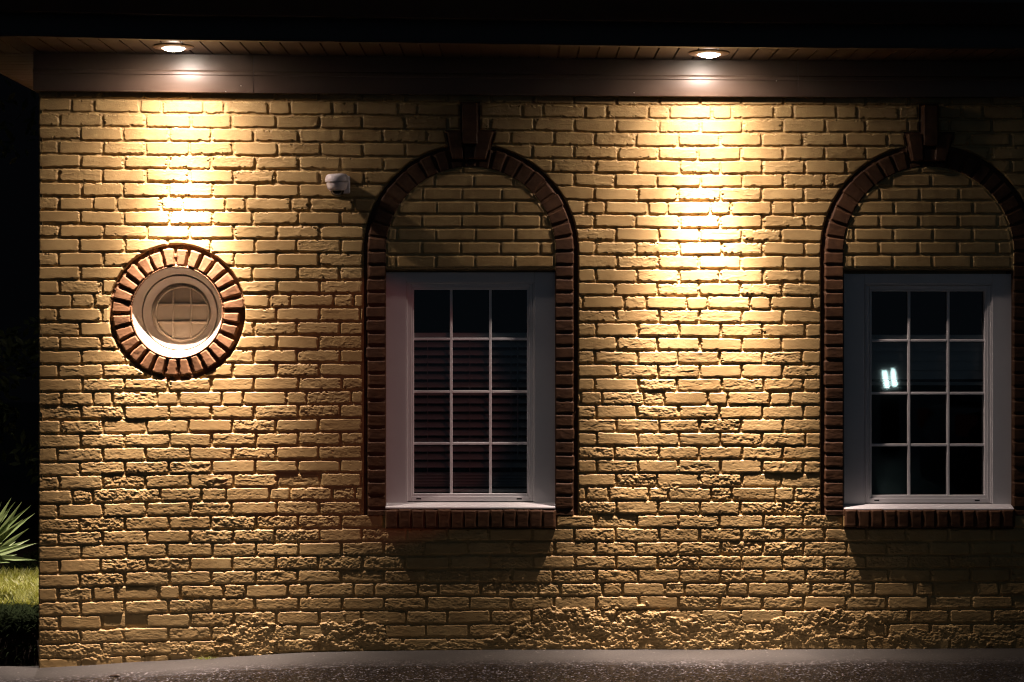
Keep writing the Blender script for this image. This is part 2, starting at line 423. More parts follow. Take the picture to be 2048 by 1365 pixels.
# ---- wall courses
TOPX = [74, 400, 700, 1000, 1300, 2500]; TOPY = [199.5, 203.0, 206.5, 210, 214.2, 214.2]
BOTX = [74, 300, 600, 1000, 1300, 2500]; BOTY = [1180, 1174, 1170, 1168.5, 1168, 1168]
def smooth_interp(x, xp, fp):
    xx = np.linspace(60, 2500, 400); y = np.interp(xx, xp, fp)
    k = np.ones(31)/31; y2 = np.convolve(np.pad(y, 15, mode='edge'), k, 'valid')
    return np.interp(x, xx, y2)
ytop = smooth_interp(xs, TOPX, TOPY)[None, :]; ybot = smooth_interp(xs, BOTX, BOTY)[None, :]
pitch = (ybot - ytop) / 35
wob = 1.1 * fbm(X/260, Y/60, 131, 2)
KF = ((Y + wob - ytop + 3.0) / pitch)      # +3: half a joint above the brick's top edge
K = np.floor(KF).astype(int)
V = (KF - K) * 27.4
U = np.interp(X, NPX, NT)
U = U + (0.010 * fbm(Y/20, X/500, 141, 2))

FLEM_R = {0: 12.77, 7: 12.75, 14: 13.70, 21: 12.67, 28: 12.78, 35: 11.66}
FLEM_L = {0: [.30, .81, 1.82], 7: [.02, .81, 1.32], 14: [.30, .81, 1.82], 21: [.02, .76, 1.26], 28: [.30, .78, 1.80], 35: [.0, .78, 1.28]}
ex = np.zeros_like(X); ey = np.zeros_like(X)
B_off = np.zeros_like(X); B_tx = np.zeros_like(X); B_ty = np.zeros_like(X); B_r = np.zeros_like(X); B_spall = np.zeros_like(X); UB = np.zeros_like(X)
for k in range(K.min(), K.max()+1):
    r_ = np.random.default_rng(1000 + k)
    if k % 7 == 0 and k in FLEM_R:
        j = list(FLEM_L[k]); n = j[-1]; isS = (k % 14 == 0); isS = False if k % 14 == 0 else True
        while n < 9.6:
            n += (1.0 if isS else 0.5); isS = not isS; j.append(n)
        n0 = FLEM_R[k]
        while n0 > 10.6: n0 -= 1.5
        j = [q for q in j if q < n0 - .3]
        while n0 < 30: j += [n0, n0+1.0]; n0 += 1.5
    elif k % 2: j = list(np.arange(0, 30.0))
    else: j = list(np.arange(0.5, 30.0))
    j = np.array([-1.5] + [q + r_.normal(0, .018) for q in j] + [40])
    m = K == k
    u = U[m]; i = np.clip(np.searchsorted(j, u), 1, len(j)-1)
    nb = len(j)
    jw = r_.uniform(1.2, 2.5, (2, nb)); tw = np.clip(r_.normal(1.75, .5, (2, nb)), .8, 3.2)
    e = np.minimum((u - j[i-1])*85 - jw[0][i], (j[i] - u)*85 - jw[1][i])
    uc = (u - (j[i-1]+j[i])/2)*85; vc = V[m] - 13.7
    skew = r_.normal(0, .013, nb)[i]
    v = V[m] + skew*uc
    ex[m] = e; ey[m] = np.minimum(v - tw[0][i], 27.4 - v - tw[1][i])
    B_off[m] = r_.normal(0, 0.0006, nb)[i]
    B_tx[m] = (r_.normal(0, 0.0000085, nb)[i])*uc
    B_ty[m] = (r_.normal(0.0, 0.000025, nb)[i])*vc
    B_r[m] = np.clip(r_.lognormal(0, .5, nb), .3, 2.6)[i]
    B_spall[m] = r_.random(nb)[i]
    UB[m] = i + 53*k
chip = np.clip(fbm(X/6.0, Y/5.5, 313, 3, .6) - .20, 0, 1)*9.0*np.clip(B_r, .4, 1.8)
d = rrect(np.minimum(ex + 1.3*edge_n1 - chip*.7, np.minimum(edge_other - 1.0 + .8*edge_n1, X - 76.0 + 1.2*edge_n1 + 3)), ey + 1.2*edge_n2 - chip*.55, 4.0)
left_drop = np.clip((X - 74.5 + 1.0*edge_n1) / 5.0, 0, 1)
rough_amp = (0.00048 + 0.00085*wear_zone) * B_r
grain = fbm(X/3.0, Y/2.6, 331, 2, .7)
tear = np.clip(fbm(X/15, Y/5.0, 341, 4, .6) - .20, 0, 1)
face = B_off + B_tx + B_ty + rough_amp*(0.75*fine + 0.9*mid + .45*grain) - 0.0007*pits*(0.5+wear_zone) - 0.0028*tear*(0.25 + wear_zone)*np.clip(B_r, .4, 1.7)
# spalled faces: torn clay, deepest in the low courses
spall_p = np.clip((Y - 860)/420, 0, 1) * 0.22
spalled = ((B_spall < spall_p) & (Y < 1185)).astype(np.float32)
face = face + spalled*(0.0010*rid - 0.0022 + 0.0022*fine + .0016*mid + .0009*grain)
# a few bricks set back
face = face - np.where((B_spall > 0.975) & (Y > 700), 0.0035, 0) - np.where(B_spall > 0.994, 0.003, 0)
# fold-like rucks in the paint skin
ruck = ridged(X/38 + Y/60, Y/17, 171, 2)
face = face + np.clip(ruck - .45, 0, 1)*0.0022*(B_r > 1.1)
mort = JOINT + 0.0017*fbm(X/11, Y/8, 151, 3) + 0.010*np.clip(fbm(X/14, Y/10, 161, 3) - .30, 0, 1)
p = profile(d, 1.7 + .8*np.clip(B_r - .6, 0, 1.2))
H = mort + (face - mort)*p
H = H + 0.0015*fbm(X/420, Y/300, 181, 2)
# thick crusted render along the foot of the wall
crust = np.zeros_like(X)
for (cx, cy, rx, ry, hgt) in ((505, 1277, 66, 36, 1.0), (706, 1272, 70, 36, 1.15), (1180, 1262, 170, 46, 1.2), (1090, 1290, 110, 24, 1.0), (1420, 1272, 190, 36, 1.05),
                              (1590, 1264, 90, 30, 1.0), (1700, 1252, 70, 36, 1.05), (1850, 1272, 130, 24, .9), (2010, 1280, 70, 16, .8), (390, 1302, 90, 14, .9), (170, 1306, 60, 18, .7),
                              (235, 990, 60, 10, .5), (420, 964, 36, 10, .62), (1340, 972, 30, 8, .55), (1400, 938, 40, 9, .55), (1290, 1250, 46, 28, .9), (900, 1294, 190, 9, .7)):
    q = np.hypot((X-cx)/rx, (Y-cy)/ry) + 0.95*fbm(X/30, Y/18, 191, 5, .6)
    crust = np.maximum(crust, np.clip((0.98 - q)/0.22, 0, 1)*hgt)
lump = 0.75*(1 - np.abs(fbm(X/14, Y/9, 211, 4, .6))*3.2) + 1.0*fbm(X/26, Y/15, 223, 3) + .5*fine
crust_h = -0.0030 + crust*(0.0042 + 0.0050*lump + 0.0006*grain)
H = np.where(crust > 0.02, np.maximum(H*(1-.7*np.clip(crust, 0, 1)) + 0, 0)*0 + np.where(crust > .5, np.maximum(crust_h, H*.55 + crust_h*.5), np.maximum(H, crust_h*crust*2 + H*(1-2*crust))), H)
H = np.where(left_drop < 1, np.minimum(H, H - 0.03*(1-left_drop)**2), H)

# ---- region ids: 0 wall, 1/2 arch, 3 ring, 4/5 sill, 6/7 keystone, -1 open
REG = np.zeros(X.shape, np.int8)
TW = 79.0
def tympanum(cx, dx):
    global H
    rad = radL if cx == CXL else radR
    m = (rad < RIN + 1) & (Y < 542)
    x = X[m] - dx; y = Y[m]
    kf = (y - 351 + 3)/27.0; k = np.floor(kf).astype(int); v = (kf - k)*27.0
    base = np.where(k % 2 == 0, 871.5, 846.0) + ((k*37) % 5 - 2)*1.2
    uu = (x - base)/TW; i = np.floor(uu); f = (uu - i)*TW
    r_ = np.random.default_rng(77 + int(dx)); T = r_.normal(0, 1, 4096); h = ((i + 50).astype(int)*61 + (k + 9)*17) % 4096
    e = np.minimum(f, TW - f) - 2.2 + .7*edge_n1[m]; g = np.minimum(v, 27 - v) - 2.3 + .6*edge_n2[m]
    rim = RIN - 2.5 - rad[m] + 1.4*edge_n1[m]
    dd = rrect(np.minimum(e, rim), g, 3.0)
    pr = profile(dd, 2.4)
    fc = 0.0003*T[h] + 0.00045*mid[m] + 0.0003*fine[m]
    mo = -0.0055 + 0.0012*edge_n2[m]
    val = -0.003 + mo + (fc - mo)*pr
    fil = np.clip((6 + 1.5*edge_n1[m] - rim)/8, 0, 1)          # smeared mortar fillet against the arch
    val = val + fil*0.005
    val = np.where(y > 537, -0.03, val)
    H[m] = val
tympanum(CXL, 0.0); tympanum(CXR, 915.0)

def arch(cx, reg, seed):
    global H
    rad = radL if cx == CXL else radR
    m = (rad >= RIN) & (rad < RGRV) & (Y < 1031)
    ra = rad[m]; x = X[m]; y = Y[m]
    ang = np.arctan2(SPRING - y, x - cx)                     # 0..pi over the arc
    arc = np.where(y < SPRING, np.where(x > cx, ang, np.pi - ang)*188.5, 0)
    s = np.where(y < SPRING, arc, -(y - SPRING))             # runs up the jamb then round the arc
    side = (x > cx).astype(int)
    P = np.where(s > 0, 188.5*np.pi/2/10.5, 27.1)
    q = s/P; i = np.floor(q).astype(int); f = (q - i)*P
    r_ = np.random.default_rng(seed); T = r_.normal(0, 1, (2, 256, 4))
    tv = T[side, (i + 64) % 256]
    e = np.minimum(f, P - f) - 1.6 - .5*np.abs(tv[..., 1]) + .6*edge_n1[m]
    g = np.minimum(ra - RIN + 1.5, ROUT + 1.2*tv[..., 2] - ra) + .7*edge_n2[m]
    dd = rrect(e, g, 3.4); pr = profile(dd, 2.8)
    fc = 0.004 + 0.0013*tv[..., 0] + (0.0004 + .0007*wear_zone[m])*mid[m]*1.6 + 0.0004*fine[m] + 0.00003*tv[..., 3]*(f - P/2)
    mo = np.where(ra > ROUT - 1, -0.014, -0.004) + 0.0015*edge_n1[m]
    H[m] = mo + (fc - mo)*pr
    REG[m] = reg
arch(CXL, 1, 301); arch(CXR, 2, 302)

# window openings with their brick reveals
for cx, reg in ((CXL, 1), (CXR, 2)):
    mo = (np.abs(X-cx) < RIN) & (Y >= 541) & (Y < SILL_Y0)
    H[mo] = -0.10
    REG[mo] = np.where((np.abs(X[mo]-cx) > RIN - 4), reg, 0)
    inner = (np.abs(X-cx) < RIN - 5) & (Y >= 546) & (Y < SILL_Y0 - 6)
    REG[inner] = -1
# sill bricks
for cx, reg, seed in ((CXL, 4, 401), (CXR, 5, 402)):
    m = (np.abs(X-cx) < 170.5) & (Y >= SILL_Y0) & (Y < SILL_Y1 + 2)
    x = X[m] - (cx - 170); y = Y[m]
    P = 340/13.0; q = x/P; i = np.clip(np.floor(q).astype(int), 0, 12); f = (q - i)*P
    r_ = np.random.default_rng(seed); T = r_.normal(0, 1, (16, 4))
    tv = T[i]
    e = np.minimum(f, P - f) - 1.3 + .6*edge_n1[m]; g = np.minimum(y - SILL_Y0 - 2 - .8*tv[:, 1], SILL_Y1 + .8*tv[:, 2] - y) + .7*edge_n2[m]
    pr = profile(rrect(e, g, 3.4), 3.2)
    fc = 0.030 + 0.0012*tv[:, 0] + 0.0009*mid[m] + 0.0003*fine[m]
    mo = np.where(g < 0, -0.006, 0.019)
    H[m] = mo + (fc - mo)*pr; REG[m] = reg
# keystones
for side, reg in (('L', 6), ('R', 7)):
    ds, hull = keyd[side]
    m = hull > 0
    val = np.full(X.shape, -0.008, np.float32)
    for n_, dd in enumerate(ds):
        pr = profile(rrect(dd + .5*edge_n1, dd + .5*edge_n2, 2.0), 2.6)
        fc = (0.052, 0.030, 0.040, 0.043)[n_] + 0.0006*mid + 0.0003*fine
        val = np.maximum(val, -0.008 + (fc + 0.008)*pr)
    H = np.where(m, val, H)
    REG[m] = reg
# round brick surround
m = (rring < RRG) & (rring > RR0 - 1.5)
ang = np.arctan2(Y[m]-RCY, X[m]-RCX); NV = 28
q = ang/(2*np.pi)*NV + 100.12; i = np.floor(q).astype(int); f = (q - i); ra = rring[m]
P = 2*np.pi*ra/NV
r_ = np.random.default_rng(501); T = r_.normal(0, 1, (64, 6)); tv = T[i % 28]
e = np.minimum(f, 1-f)*P - (1.5 + .014*(ra - RR0)) - .5*np.abs(tv[:, 1]) + .7*edge_n1[m]
g = np.minimum(ra - RR0 - .8, RR1 + 1.8*tv[:, 2] - ra) + .8*edge_n2[m]
pr = profile(rrect(e, g, 4.0), 3.2)
fc = 0.004 + 0.0022*tv[:, 0] + 0.00010*tv[:, 3]*(f - .5)*P + 0.00007*tv[:, 4]*(ra - 112) + 0.0009*mid[m] + 0.0006*fine[m]
mo = -0.020 + 0.002*edge_n1[m] + 0.012*np.clip(edge_n2[m] + .15 - .5*(ra < 104), 0, 1)*(np.abs(ang) > 1.0)
H[m] = mo + (fc - mo)*pr; H[m] = np.where(ra < RR0 + .6, .0010, H[m]); REG[m] = 3
REG[rring <= RR0 - 1.5] = -1

TONE = 0.5 + 0.22*(np.sin(UB*12.9898)*43758.5453 % 1.0 - .5) + 0.16*fbm(X/120, Y/90, 811, 3) + .10*fbm(X/14, Y/10, 821, 3)
VX = (X - 1024)*S; VZ = CZ + (CY - Y)*S
co = np.stack([VX, -H, VZ], -1).reshape(-1, 3).astype(np.float32)
ny, nx = X.shape
idx = np.arange(ny*nx).reshape(ny, nx)
F = np.stack([idx[:-1, :-1], idx[1:, :-1], idx[1:, 1:], idx[:-1, 1:]], -1).reshape(-1, 4)
FR = REG[:-1, :-1].copy()
hole = (REG[:-1, :-1] < 0) & (REG[1:, 1:] < 0) & (REG[1:, :-1] < 0) & (REG[:-1, 1:] < 0)
FR = np.where(FR < 0, np.maximum.reduce([REG[1:, 1:], REG[1:, :-1], REG[:-1, 1:]]), FR)
FR[hole] = -1
FR = FR.reshape(-1)
def region(name, reg, material, parent, label=None):
    f = F[FR == reg]
    u, inv = np.unique(f, return_inverse=True)
    me = np_mesh(name, co[u], inv.reshape(-1, 4), material, True)
    at_ = me.attributes.new('tone', 'FLOAT', 'POINT'); at_.data.foreach_set('value', np.ascontiguousarray(TONE.reshape(-1)[u], np.float32))
    o = bpy.data.objects.new(name, me); link(o, parent)
    if label: o["label"] = label
    return o
region("wall", 0, M_WALL, building, "yellow ochre painted brick wall, rough and crusted near the ground")
aL = region("arch_surround", 1, M_ARCH, building, "dark brown brick arch round the middle window")
aR = region("arch_surround", 2, M_ARCH, building, "dark brown brick arch round the right window, mostly in shadow")
region("keystone", 6, M_ARCH, aL); region("keystone", 7, M_ARCH, aR)
region("round_surround", 3, M_RING, building, "russet brick ring round the small round window")
region("brick_sill", 4, M_ARCH, building); region("brick_sill", 5, M_ARCH, building)

# side wall going back from the left corner (coarser courses), closed top and back by the roof and rear wall
sy = np.arange(0.0, 3.5, 0.006); sz = np.arange(-0.12, 2.66, 0.005)
SY, SZ = np.meshgrid(sy, sz)
kk = np.floor(SZ/0.0654); vv = SZ/0.0654 - kk
uu = SY/0.207 + 0.5*(kk % 2); ff = uu - np.floor(uu)
dd = rrect(np.minimum(ff, 1-ff)*0.207 - .006, np.minimum(vv, 1-vv)*0.0654 - .0066, 0.01)
SH = JOINT + (0.0012*fbm(SY*30, SZ*40, 601, 3) - JOINT)*profile(dd, .007)
SH = np.where(SY < 0.012, SH - 0.012, SH)
sx = PX(74.5) - 0.004 - SH
sx0 = PX(74.5) + 0.004
grid = grid_mesh("side_wall", sx0 - SH*1.0, SY + 0.0, SZ, M_WALL)
at_ = grid.attributes.new("tone", "FLOAT", "POINT"); at_.data.foreach_set("value", np.full(len(grid.vertices), .5, np.float32))
link(bpy.data.objects.new("side_wall", grid), building)
mb = MB()
mb.box((PX(80), 3.45, -0.15), (PX(2418), 3.5, 2.66)); mb.box((PX(2400), 0.02, -0.15), (PX(2418), 3.45, 2.66))
mb.build("rear_wall", M_WALL, building)

# ------------------------------------------------------------------ eaves
EX = [-200, 75, 350, 700, 1050, 1400, 1750, 2440]
fr_top = lambda px: np.interp(px, [75, 350, 700, 1050, 1420, 2048], [104.5, 107.5, 112, 116, 120, 122.5])
fr_bot = lambda px: np.interp(px, [75, 350, 700, 1050, 1420, 2048], [181, 184.5, 187.5, 190.5, 193, 195])
fa_bot = lambda px: np.interp(px, [0, 200, 350, 700, 1400, 2048], [74, 79, 83, 87, 97, 102])
OV = 0.475; FRP = 0.042
def soffit_z(x):                                             # x in metres on the wall plane
    px = x/S + 1024
    return float(PZ(fr_top(px), -FRP))
# frieze boards (three lengths of brown sheet, lapped)
def frieze(px0, px1, off, name="frieze_board"):
    b = MB(); n = max(2, int((px1-px0)/120)); rings = []
    for i in range(n+1):
        px = px0 + (px1-px0)*i/n; x = PX(px, -FRP)
        t, bo = fr_top(px), fr_bot(px); hgt = bo - t
        pr = [(-.003, PZ(t+.5)), (-.034-off, PZ(t+.5, -FRP)), (-.034-off, PZ(t+.42*hgt, -FRP)), (-.0405-off, PZ(t+.445*hgt, -FRP)), (-.0425-off, PZ(t+.47*hgt, -FRP)),
              (-.0425-off, PZ(t+.54*hgt, -FRP)), (-.0375-off, PZ(t+.56*hgt, -FRP)), (-.040-off, PZ(bo-1.5, -FRP)), (-.0385-off, PZ(bo, -FRP)), (-.003, PZ(bo, -FRP))]
        rings.append([b.bm.verts.new((x, y, z)) for y, z in pr])
    m_ = len(rings[0])
    for a, c in zip(rings, rings[1:]):
        for k in range(m_): b.bm.faces.new((a[k], a[(k+1) % m_], c[(k+1) % m_], c[k]))
    b.bm.faces.new(rings[0][::-1]); b.bm.faces.new(rings[-1])
    return b.build(name, M_METAL, building, smooth='auto')
frieze(66, 507, 0.0016); frieze(507.6, 1596, 0.0); frieze(1596.6, 2440, 0.0014)
for px, py in ((482, 172), (452, 184), (1553, 162), (1268, 186)):
    b = MB(); c = at(px, py, -.0415); b.lathe([(0, -.001), (.003, -.001), (.003, 0), (0, .0012)], Matrix.Translation(c) @ Matrix.Rotation(math.radians(90), 4, 'X'), 10)
    b.build("nail_head", M_SCREW, building, smooth=True)
# soffit: grooved panels running front to back, along the front and down the left side
LOV = 0.342
XWL = PX(76)
b = MB(); PW = 0.090; x = XWL - LOV
while x < PX(2440):
    z0, z1 = soffit_z(x), soffit_z(x + PW)
    g = 0.008
    for (xa, xb, h) in ((x, x+g, .013), (x+g, x+PW, 0.0)):
        za, zb = soffit_z(xa)+h, soffit_z(xb)+h
        v = [b.bm.verts.new(c) for c in ((xa, -OV, za), (xb, -OV, zb), (xb, -.004, zb), (xa, -.004, za), (xa, -OV, za+.016), (xb, -OV, zb+.016), (xb, -.004, zb+.016), (xa, -.004, za+.016))]
        for q in ((0,3,2,1),(4,5,6,7),(0,1,5,4),(1,2,6,5),(2,3,7,6),(3,0,4,7)): b.bm.faces.new([v[i] for i in q])
    x += PW
z0 = soffit_z(XWL)
y = -.002
while y < 3.9:
    b.box((XWL - LOV, y + .0045, z0), (XWL + .02, y + PW, z0 + .012)); y += PW
b.build("soffit", M_SOFFIT, building)
# fascia with a small drip lip, front and left
b = MB(); xs_ = [PX(p_, -OV) for p_ in (-140, 75, 350, 700, 1050, 1400, 1750, 2440)]
fz = lambda x: float(PZ(fa_bot(x/(S*(D-OV)/D) + 1024), -OV))
b.strip([(-OV-.022, 0.011), (-OV-.022, .19), (-OV, .19), (-OV, 0.0), (-OV-.010, 0.0), (-OV-.027, 0.002), (-OV-.028, .009)], xs_, fz)
xl = XWL - LOV
b.box((xl-.022, -OV-.022, fz(xl)), (xl, 3.9, fz(xl)+.19))
b.build("fascia", M_FASCIA, building)
b = MB()
b.strip([(-OV-.024, .105), (-OV-.024, .20), (-OV-.020, .20), (-OV-.02, .21), (-OV-.125, .21), (-OV-.128, .19), (-OV-.115, .165), (-OV-.095, .125), (-OV-.085, .105)],
        xs_, fz)
b.build("gutter", M_FASCIA, building, smooth='auto')
b = MB()
zt = fz(xl) + .20
xr_ = PX(2440)
v = [b.bm.verts.new(c) for c in ((xl-.05, -OV-.05, zt), (xr_, -OV-.05, zt-.05), (xr_, 3.95, zt-.05), (xl-.05, 3.95, zt),
                                 (xl+1.7, 1.75, zt+1.0), (xr_, 1.75, zt+.95))]
for q in ((0, 1, 5, 4), (2, 3, 4, 5), (0, 4, 3), (1, 2, 5), (0, 3, 2, 1)): b.bm.faces.new([v[i] for i in q])
b.build("roof", M_ROOF, building)

# ------------------------------------------------------------------ windows
REC = 0.045
def window(cx, dy, name_label, blind_kind):
    w = empty("window", (PX(cx), REC, PZ(SILL_Y0 + dy)), building); w["label"] = name_label
    def bx(mb, x0, y0, x1, y1, ya, yb, bev=.002):
        a, c = at(x0, y0, ya), at(x1, y1, ya); mb.box((a.x, ya, a.z), (c.x, yb, c.z), bev)
    L, R, T, B = cx-169.5, cx+169.5, 545+dy, 1016+dy
    sl, sr, st, sb = cx-127.5, cx+127, 566+dy, 1004+dy         # sash outer
    gl, gr, gt, gb = cx-114, cx+113, 579+dy, 987+dy            # glass
    mb = MB()
    bx(mb, L, T, sl-1, sb+2, REC, REC+.05); bx(mb, sr+1, T, R, sb+2, REC, REC+.05); bx(mb, sl-.8, T, sr+.8, st-1, REC, REC+.05)
    zt_, zf_, zb_ = PZ(1005.5+dy, REC), PZ(1014+dy), PZ(1017+dy)      # sloping nosing of the sill
    mb.strip([(REC+.05, zb_), (REC+.05, zt_), (REC+.002, zt_), (-.008, zf_+.001), (-.012, zf_-.002), (-.012, zb_)], [PX(L, 0), PX(cx, 0), PX(R, 0)], lambda x: 0.0)
    # reveal step round the sash
    bx(mb, sl-.6, st-.6, sl+2, sb, REC+.004, REC+.05); bx(mb, sr-2, st-.6, sr+.6, sb, REC+.004, REC+.05); bx(mb, sl+2.2, st-.6, sr-2.2, st+2, REC+.004, REC+.05)
    mb.build("casing", M_VINYL, w)
    mb = MB(); y0 = REC + .012
    def ring(x0, z0, x1, z1, t, ya, yb):
        bx(mb, x0, z0, x0+t, z1, ya, yb); bx(mb, x1-t, z0, x1, z1, ya, yb); bx(mb, x0+t+.2, z0, x1-t-.2, z0+t, ya, yb); bx(mb, x0+t+.2, z1-t*1.35, x1-t-.2, z1, ya, yb)
    ring(sl+2.5, st+2.5, sr-2.5, sb-1, 7, y0, y0+.035); ring(sl+9.8, st+9.8, sr-9.8, sb-10.5, 4.2, y0+.006, y0+.04)
    mb.build("sash", M_VINYL, w)
    mb = MB()
    for px in (cx-38.6, cx+39.8): bx(mb, px-2.7, gt-1, px+2.7, gb+1, y0+.020, y0+.034, .0025)
    for i, py in enumerate((678.5+dy, 784+dy, 887.5+dy)):
        for xa, xb in ((gl-1, cx-41.5), (cx-35.7, cx+36.9), (cx+42.7, gr+1)):
            bx(mb, xa, py-2.6, xb, py+2.6, y0+.020, y0+.034, .0025)
    mb.build("muntin", M_VINYL, w)
    mb = MB()
    bx(mb, gl-1.5, gt-1.5, gr+1.5, gb+1.5, y0+.036, y0+.040, 0)
    mb.build("pane", M_GLASS, w)
    for px in (cx-103.5, cx+97.5):
        mb = MB(); bx(mb, px-5, sb-7.2, px+5, sb-4.6, y0-.0006, y0+.004, 0); mb.build("weep_slot", M_SLOT, w)
    # dark room behind
    mb = MB(); a, c = at(cx-190, 520+dy, .12), at(cx+190, 1040+dy, .12)
    x0, x1, z1, z0, ya, yb = a.x, c.x, a.z, c.z, .11, 1.5
    mb.quad((x0,yb,z0),(x1,yb,z0),(x1,yb,z1),(x0,yb,z1)); mb.quad((x0,ya,z0),(x0,yb,z0),(x0,yb,z1),(x0,ya,z1)); mb.quad((x1,ya,z0),(x1,yb,z0),(x1,yb,z1),(x1,ya,z1))
    mb.quad((x0,ya,z0),(x1,ya,z0),(x1,yb,z0),(x0,yb,z0)); mb.quad((x0,ya,z1),(x1,ya,z1),(x1,yb,z1),(x0,yb,z1))
    mb.build("room_lining", M_DARK, w)
    # blind
    Yb = .135
    def slat(mb, x0, x1, z, tilt, wd=.048):
        n = 5; pts = []
        for i in range(n):
            t = (i/(n-1) - .5); u = t*wd; bow = .004*(1 - 4*t*t)
            pts.append((u*math.cos(tilt) - bow*math.sin(tilt), u*math.sin(tilt) + bow*math.cos(tilt)))
        lo = [[mb.bm.verts.new((x, Yb + p_[0], z + p_[1])) for p_ in pts] for x in (x0, x1)]
        up = [[mb.bm.verts.new((x, Yb + p_[0], z + p_[1] + .0022)) for p_ in pts] for x in (x0, x1)]
        for i in range(n-1):
            mb.bm.faces.new((lo[0][i], lo[1][i], lo[1][i+1], lo[0][i+1])); mb.bm.faces.new((up[0][i], up[0][i+1], up[1][i+1], up[1][i]))
        for s_ in (0, n-1): mb.bm.faces.new((lo[0][s_], lo[1][s_], up[1][s_], up[0][s_]))
        for s_ in (0, 1): mb.bm.faces.new(lo[s_] + up[s_][::-1])
    xa, xb = PX(cx-118, Yb), PX(cx+117, Yb)
    if blind_kind == 'open':
        o = empty("window_blind", (PX(cx, Yb), Yb, PZ(666+dy, Yb)))
        tag(o, "open white slatted blind lowered behind the middle window", "blind")
        mb = MB(); mb.box((xa, Yb-.028, PZ(677+dy, Yb)), (xb, Yb+.03, PZ(666+dy, Yb)), .002); mb.build("headrail", M_BLIND, o)
        mb = MB(); py = 690.0
        while py < 944: slat(mb, xa, xb, PZ(py+dy, Yb), math.radians(29)); py += 16.0
        mb.build("slats", M_BLIND, o)
        mb = MB(); py = 948.0
        while py < 975: slat(mb, xa, xb, PZ(py+dy, Yb), math.radians(12)); py += 5.6
        mb.box((xa, Yb-.026, PZ(984+dy, Yb)), (xb, Yb+.026, PZ(977+dy, Yb)), .003)
        mb.build("bottom_rail", M_BLIND, o)
        mb = MB()
        for px in (856, 940, 1022): mb.tube([(PX(px, Yb), Yb-.027, PZ(678+dy, Yb)), (PX(px, Yb), Yb-.027, PZ(950+dy, Yb))], .0012, 6)
        mb.build("cord", M_CORD, o)
        mb = MB(); mb.tube([(PX(1035, Yb), Yb-.034, PZ(690+dy, Yb)), (PX(1035.6, Yb), Yb-.036, PZ(918+dy, Yb))], .0032, 8); mb.build("wand", M_CORD, o)
    else:
        o = empty("window_blind", (PX(cx, Yb), Yb, PZ(668+dy, Yb)))
        tag(o, "closed white blind pulled half up behind the right window", "blind")
        mb = MB(); mb.box((xa, Yb-.028, PZ(678+dy, Yb)), (xb, Yb+.03, PZ(667+dy, Yb)), .002); mb.build("headrail", M_BLIND, o)
        mb = MB(); py = 690.0
        while py < 757: slat(mb, xa, xb, PZ(py+dy, Yb), math.radians(72), .052); py += 18.5
        mb.build("slats", M_BLIND, o)
        mb = MB(); mb.box((xa, Yb-.026, PZ(768+dy, Yb)), (xb, Yb+.026, PZ(761+dy, Yb)), .003); mb.build("bottom_rail", M_BLIND, o)
    return w
window(CXL, 0, "white sash window in the middle arch, blind down behind its small panes", 'open')
window(CXR, 3, "white sash window in the right arch, mostly dark", 'closed')

# ------------------------------------------------------------------ round window
RX, RZ = PX(RCX), PZ(RCY); r0 = (RR0 - .6)*S
rw = empty("round_window", (RX, 0.1, RZ), building); rw["label"] = "small round painted-over window with a faint grid"
FACE = Matrix.Translation((RX, 0, RZ)) @ Matrix.Rotation(math.radians(90), 4, 'X')   # local +z -> -Y (towards the street)
mb = MB(); mb.lathe([(r0+.010, -.155), (r0+.010, -.018), (r0+.002, -.017), (r0-.001, -.020), (r0-.018, -.052), (r0-.035, -.088), (r0-.037, -.155)], FACE, 96); mb.build("reveal", M_REVEAL, rw, smooth='auto')
mb = MB(); mb.lathe([(r0-.0355, -.125), (r0-.0360, -.078), (r0-.040, -.073), (r0-.046, -.076), (r0-.056, -.090), (r0-.064, -.095), (r0-.074, -.104), (r0-.076, -.125)], FACE @ Matrix.Translation((0, 0, -.010)), 96)
mb.build("sash", M_REVEAL, rw, smooth='auto')
PCX, PCZ = 0.006, -.003
def ridge_ring(rr): return [(rr-.006, -.1055), (rr-.003, -.0990), (rr+.002, -.0990), (rr+.005, -.1055)]
mb = MB(); mb.lathe([(0, -.106), (r0-.03, -.106)], FACE @ Matrix.Translation((0, 0, -.010)), 96)
mb.lathe(ridge_ring(.129), FACE @ Matrix.Translation((PCX, PCZ, -.010)), 72)
mb.build("panel", M_PANEL, rw, smooth='auto')
mb = MB()
for q in (-.0185*1.0, .0185*1.0):
    for hz in (0, 1):
        off = q*1.0 * 1.05 * (2.35 if False else 1.0)
        c = off * 2.2
        half = math.sqrt(.124**2 - c*c)
        if hz: a, bb = (RX+PCX-half, .1085, RZ+PCZ+c-.0050), (RX+PCX+half, .1162, RZ+PCZ+c+.0045)
        else: a, bb = (RX+PCX+c-.0045, .1080, RZ+PCZ-half), (RX+PCX+c+.0045, .1161, RZ+PCZ+half)
        mb.box(a, bb, .0018)
mb.build("muntin", M_PANEL, rw)

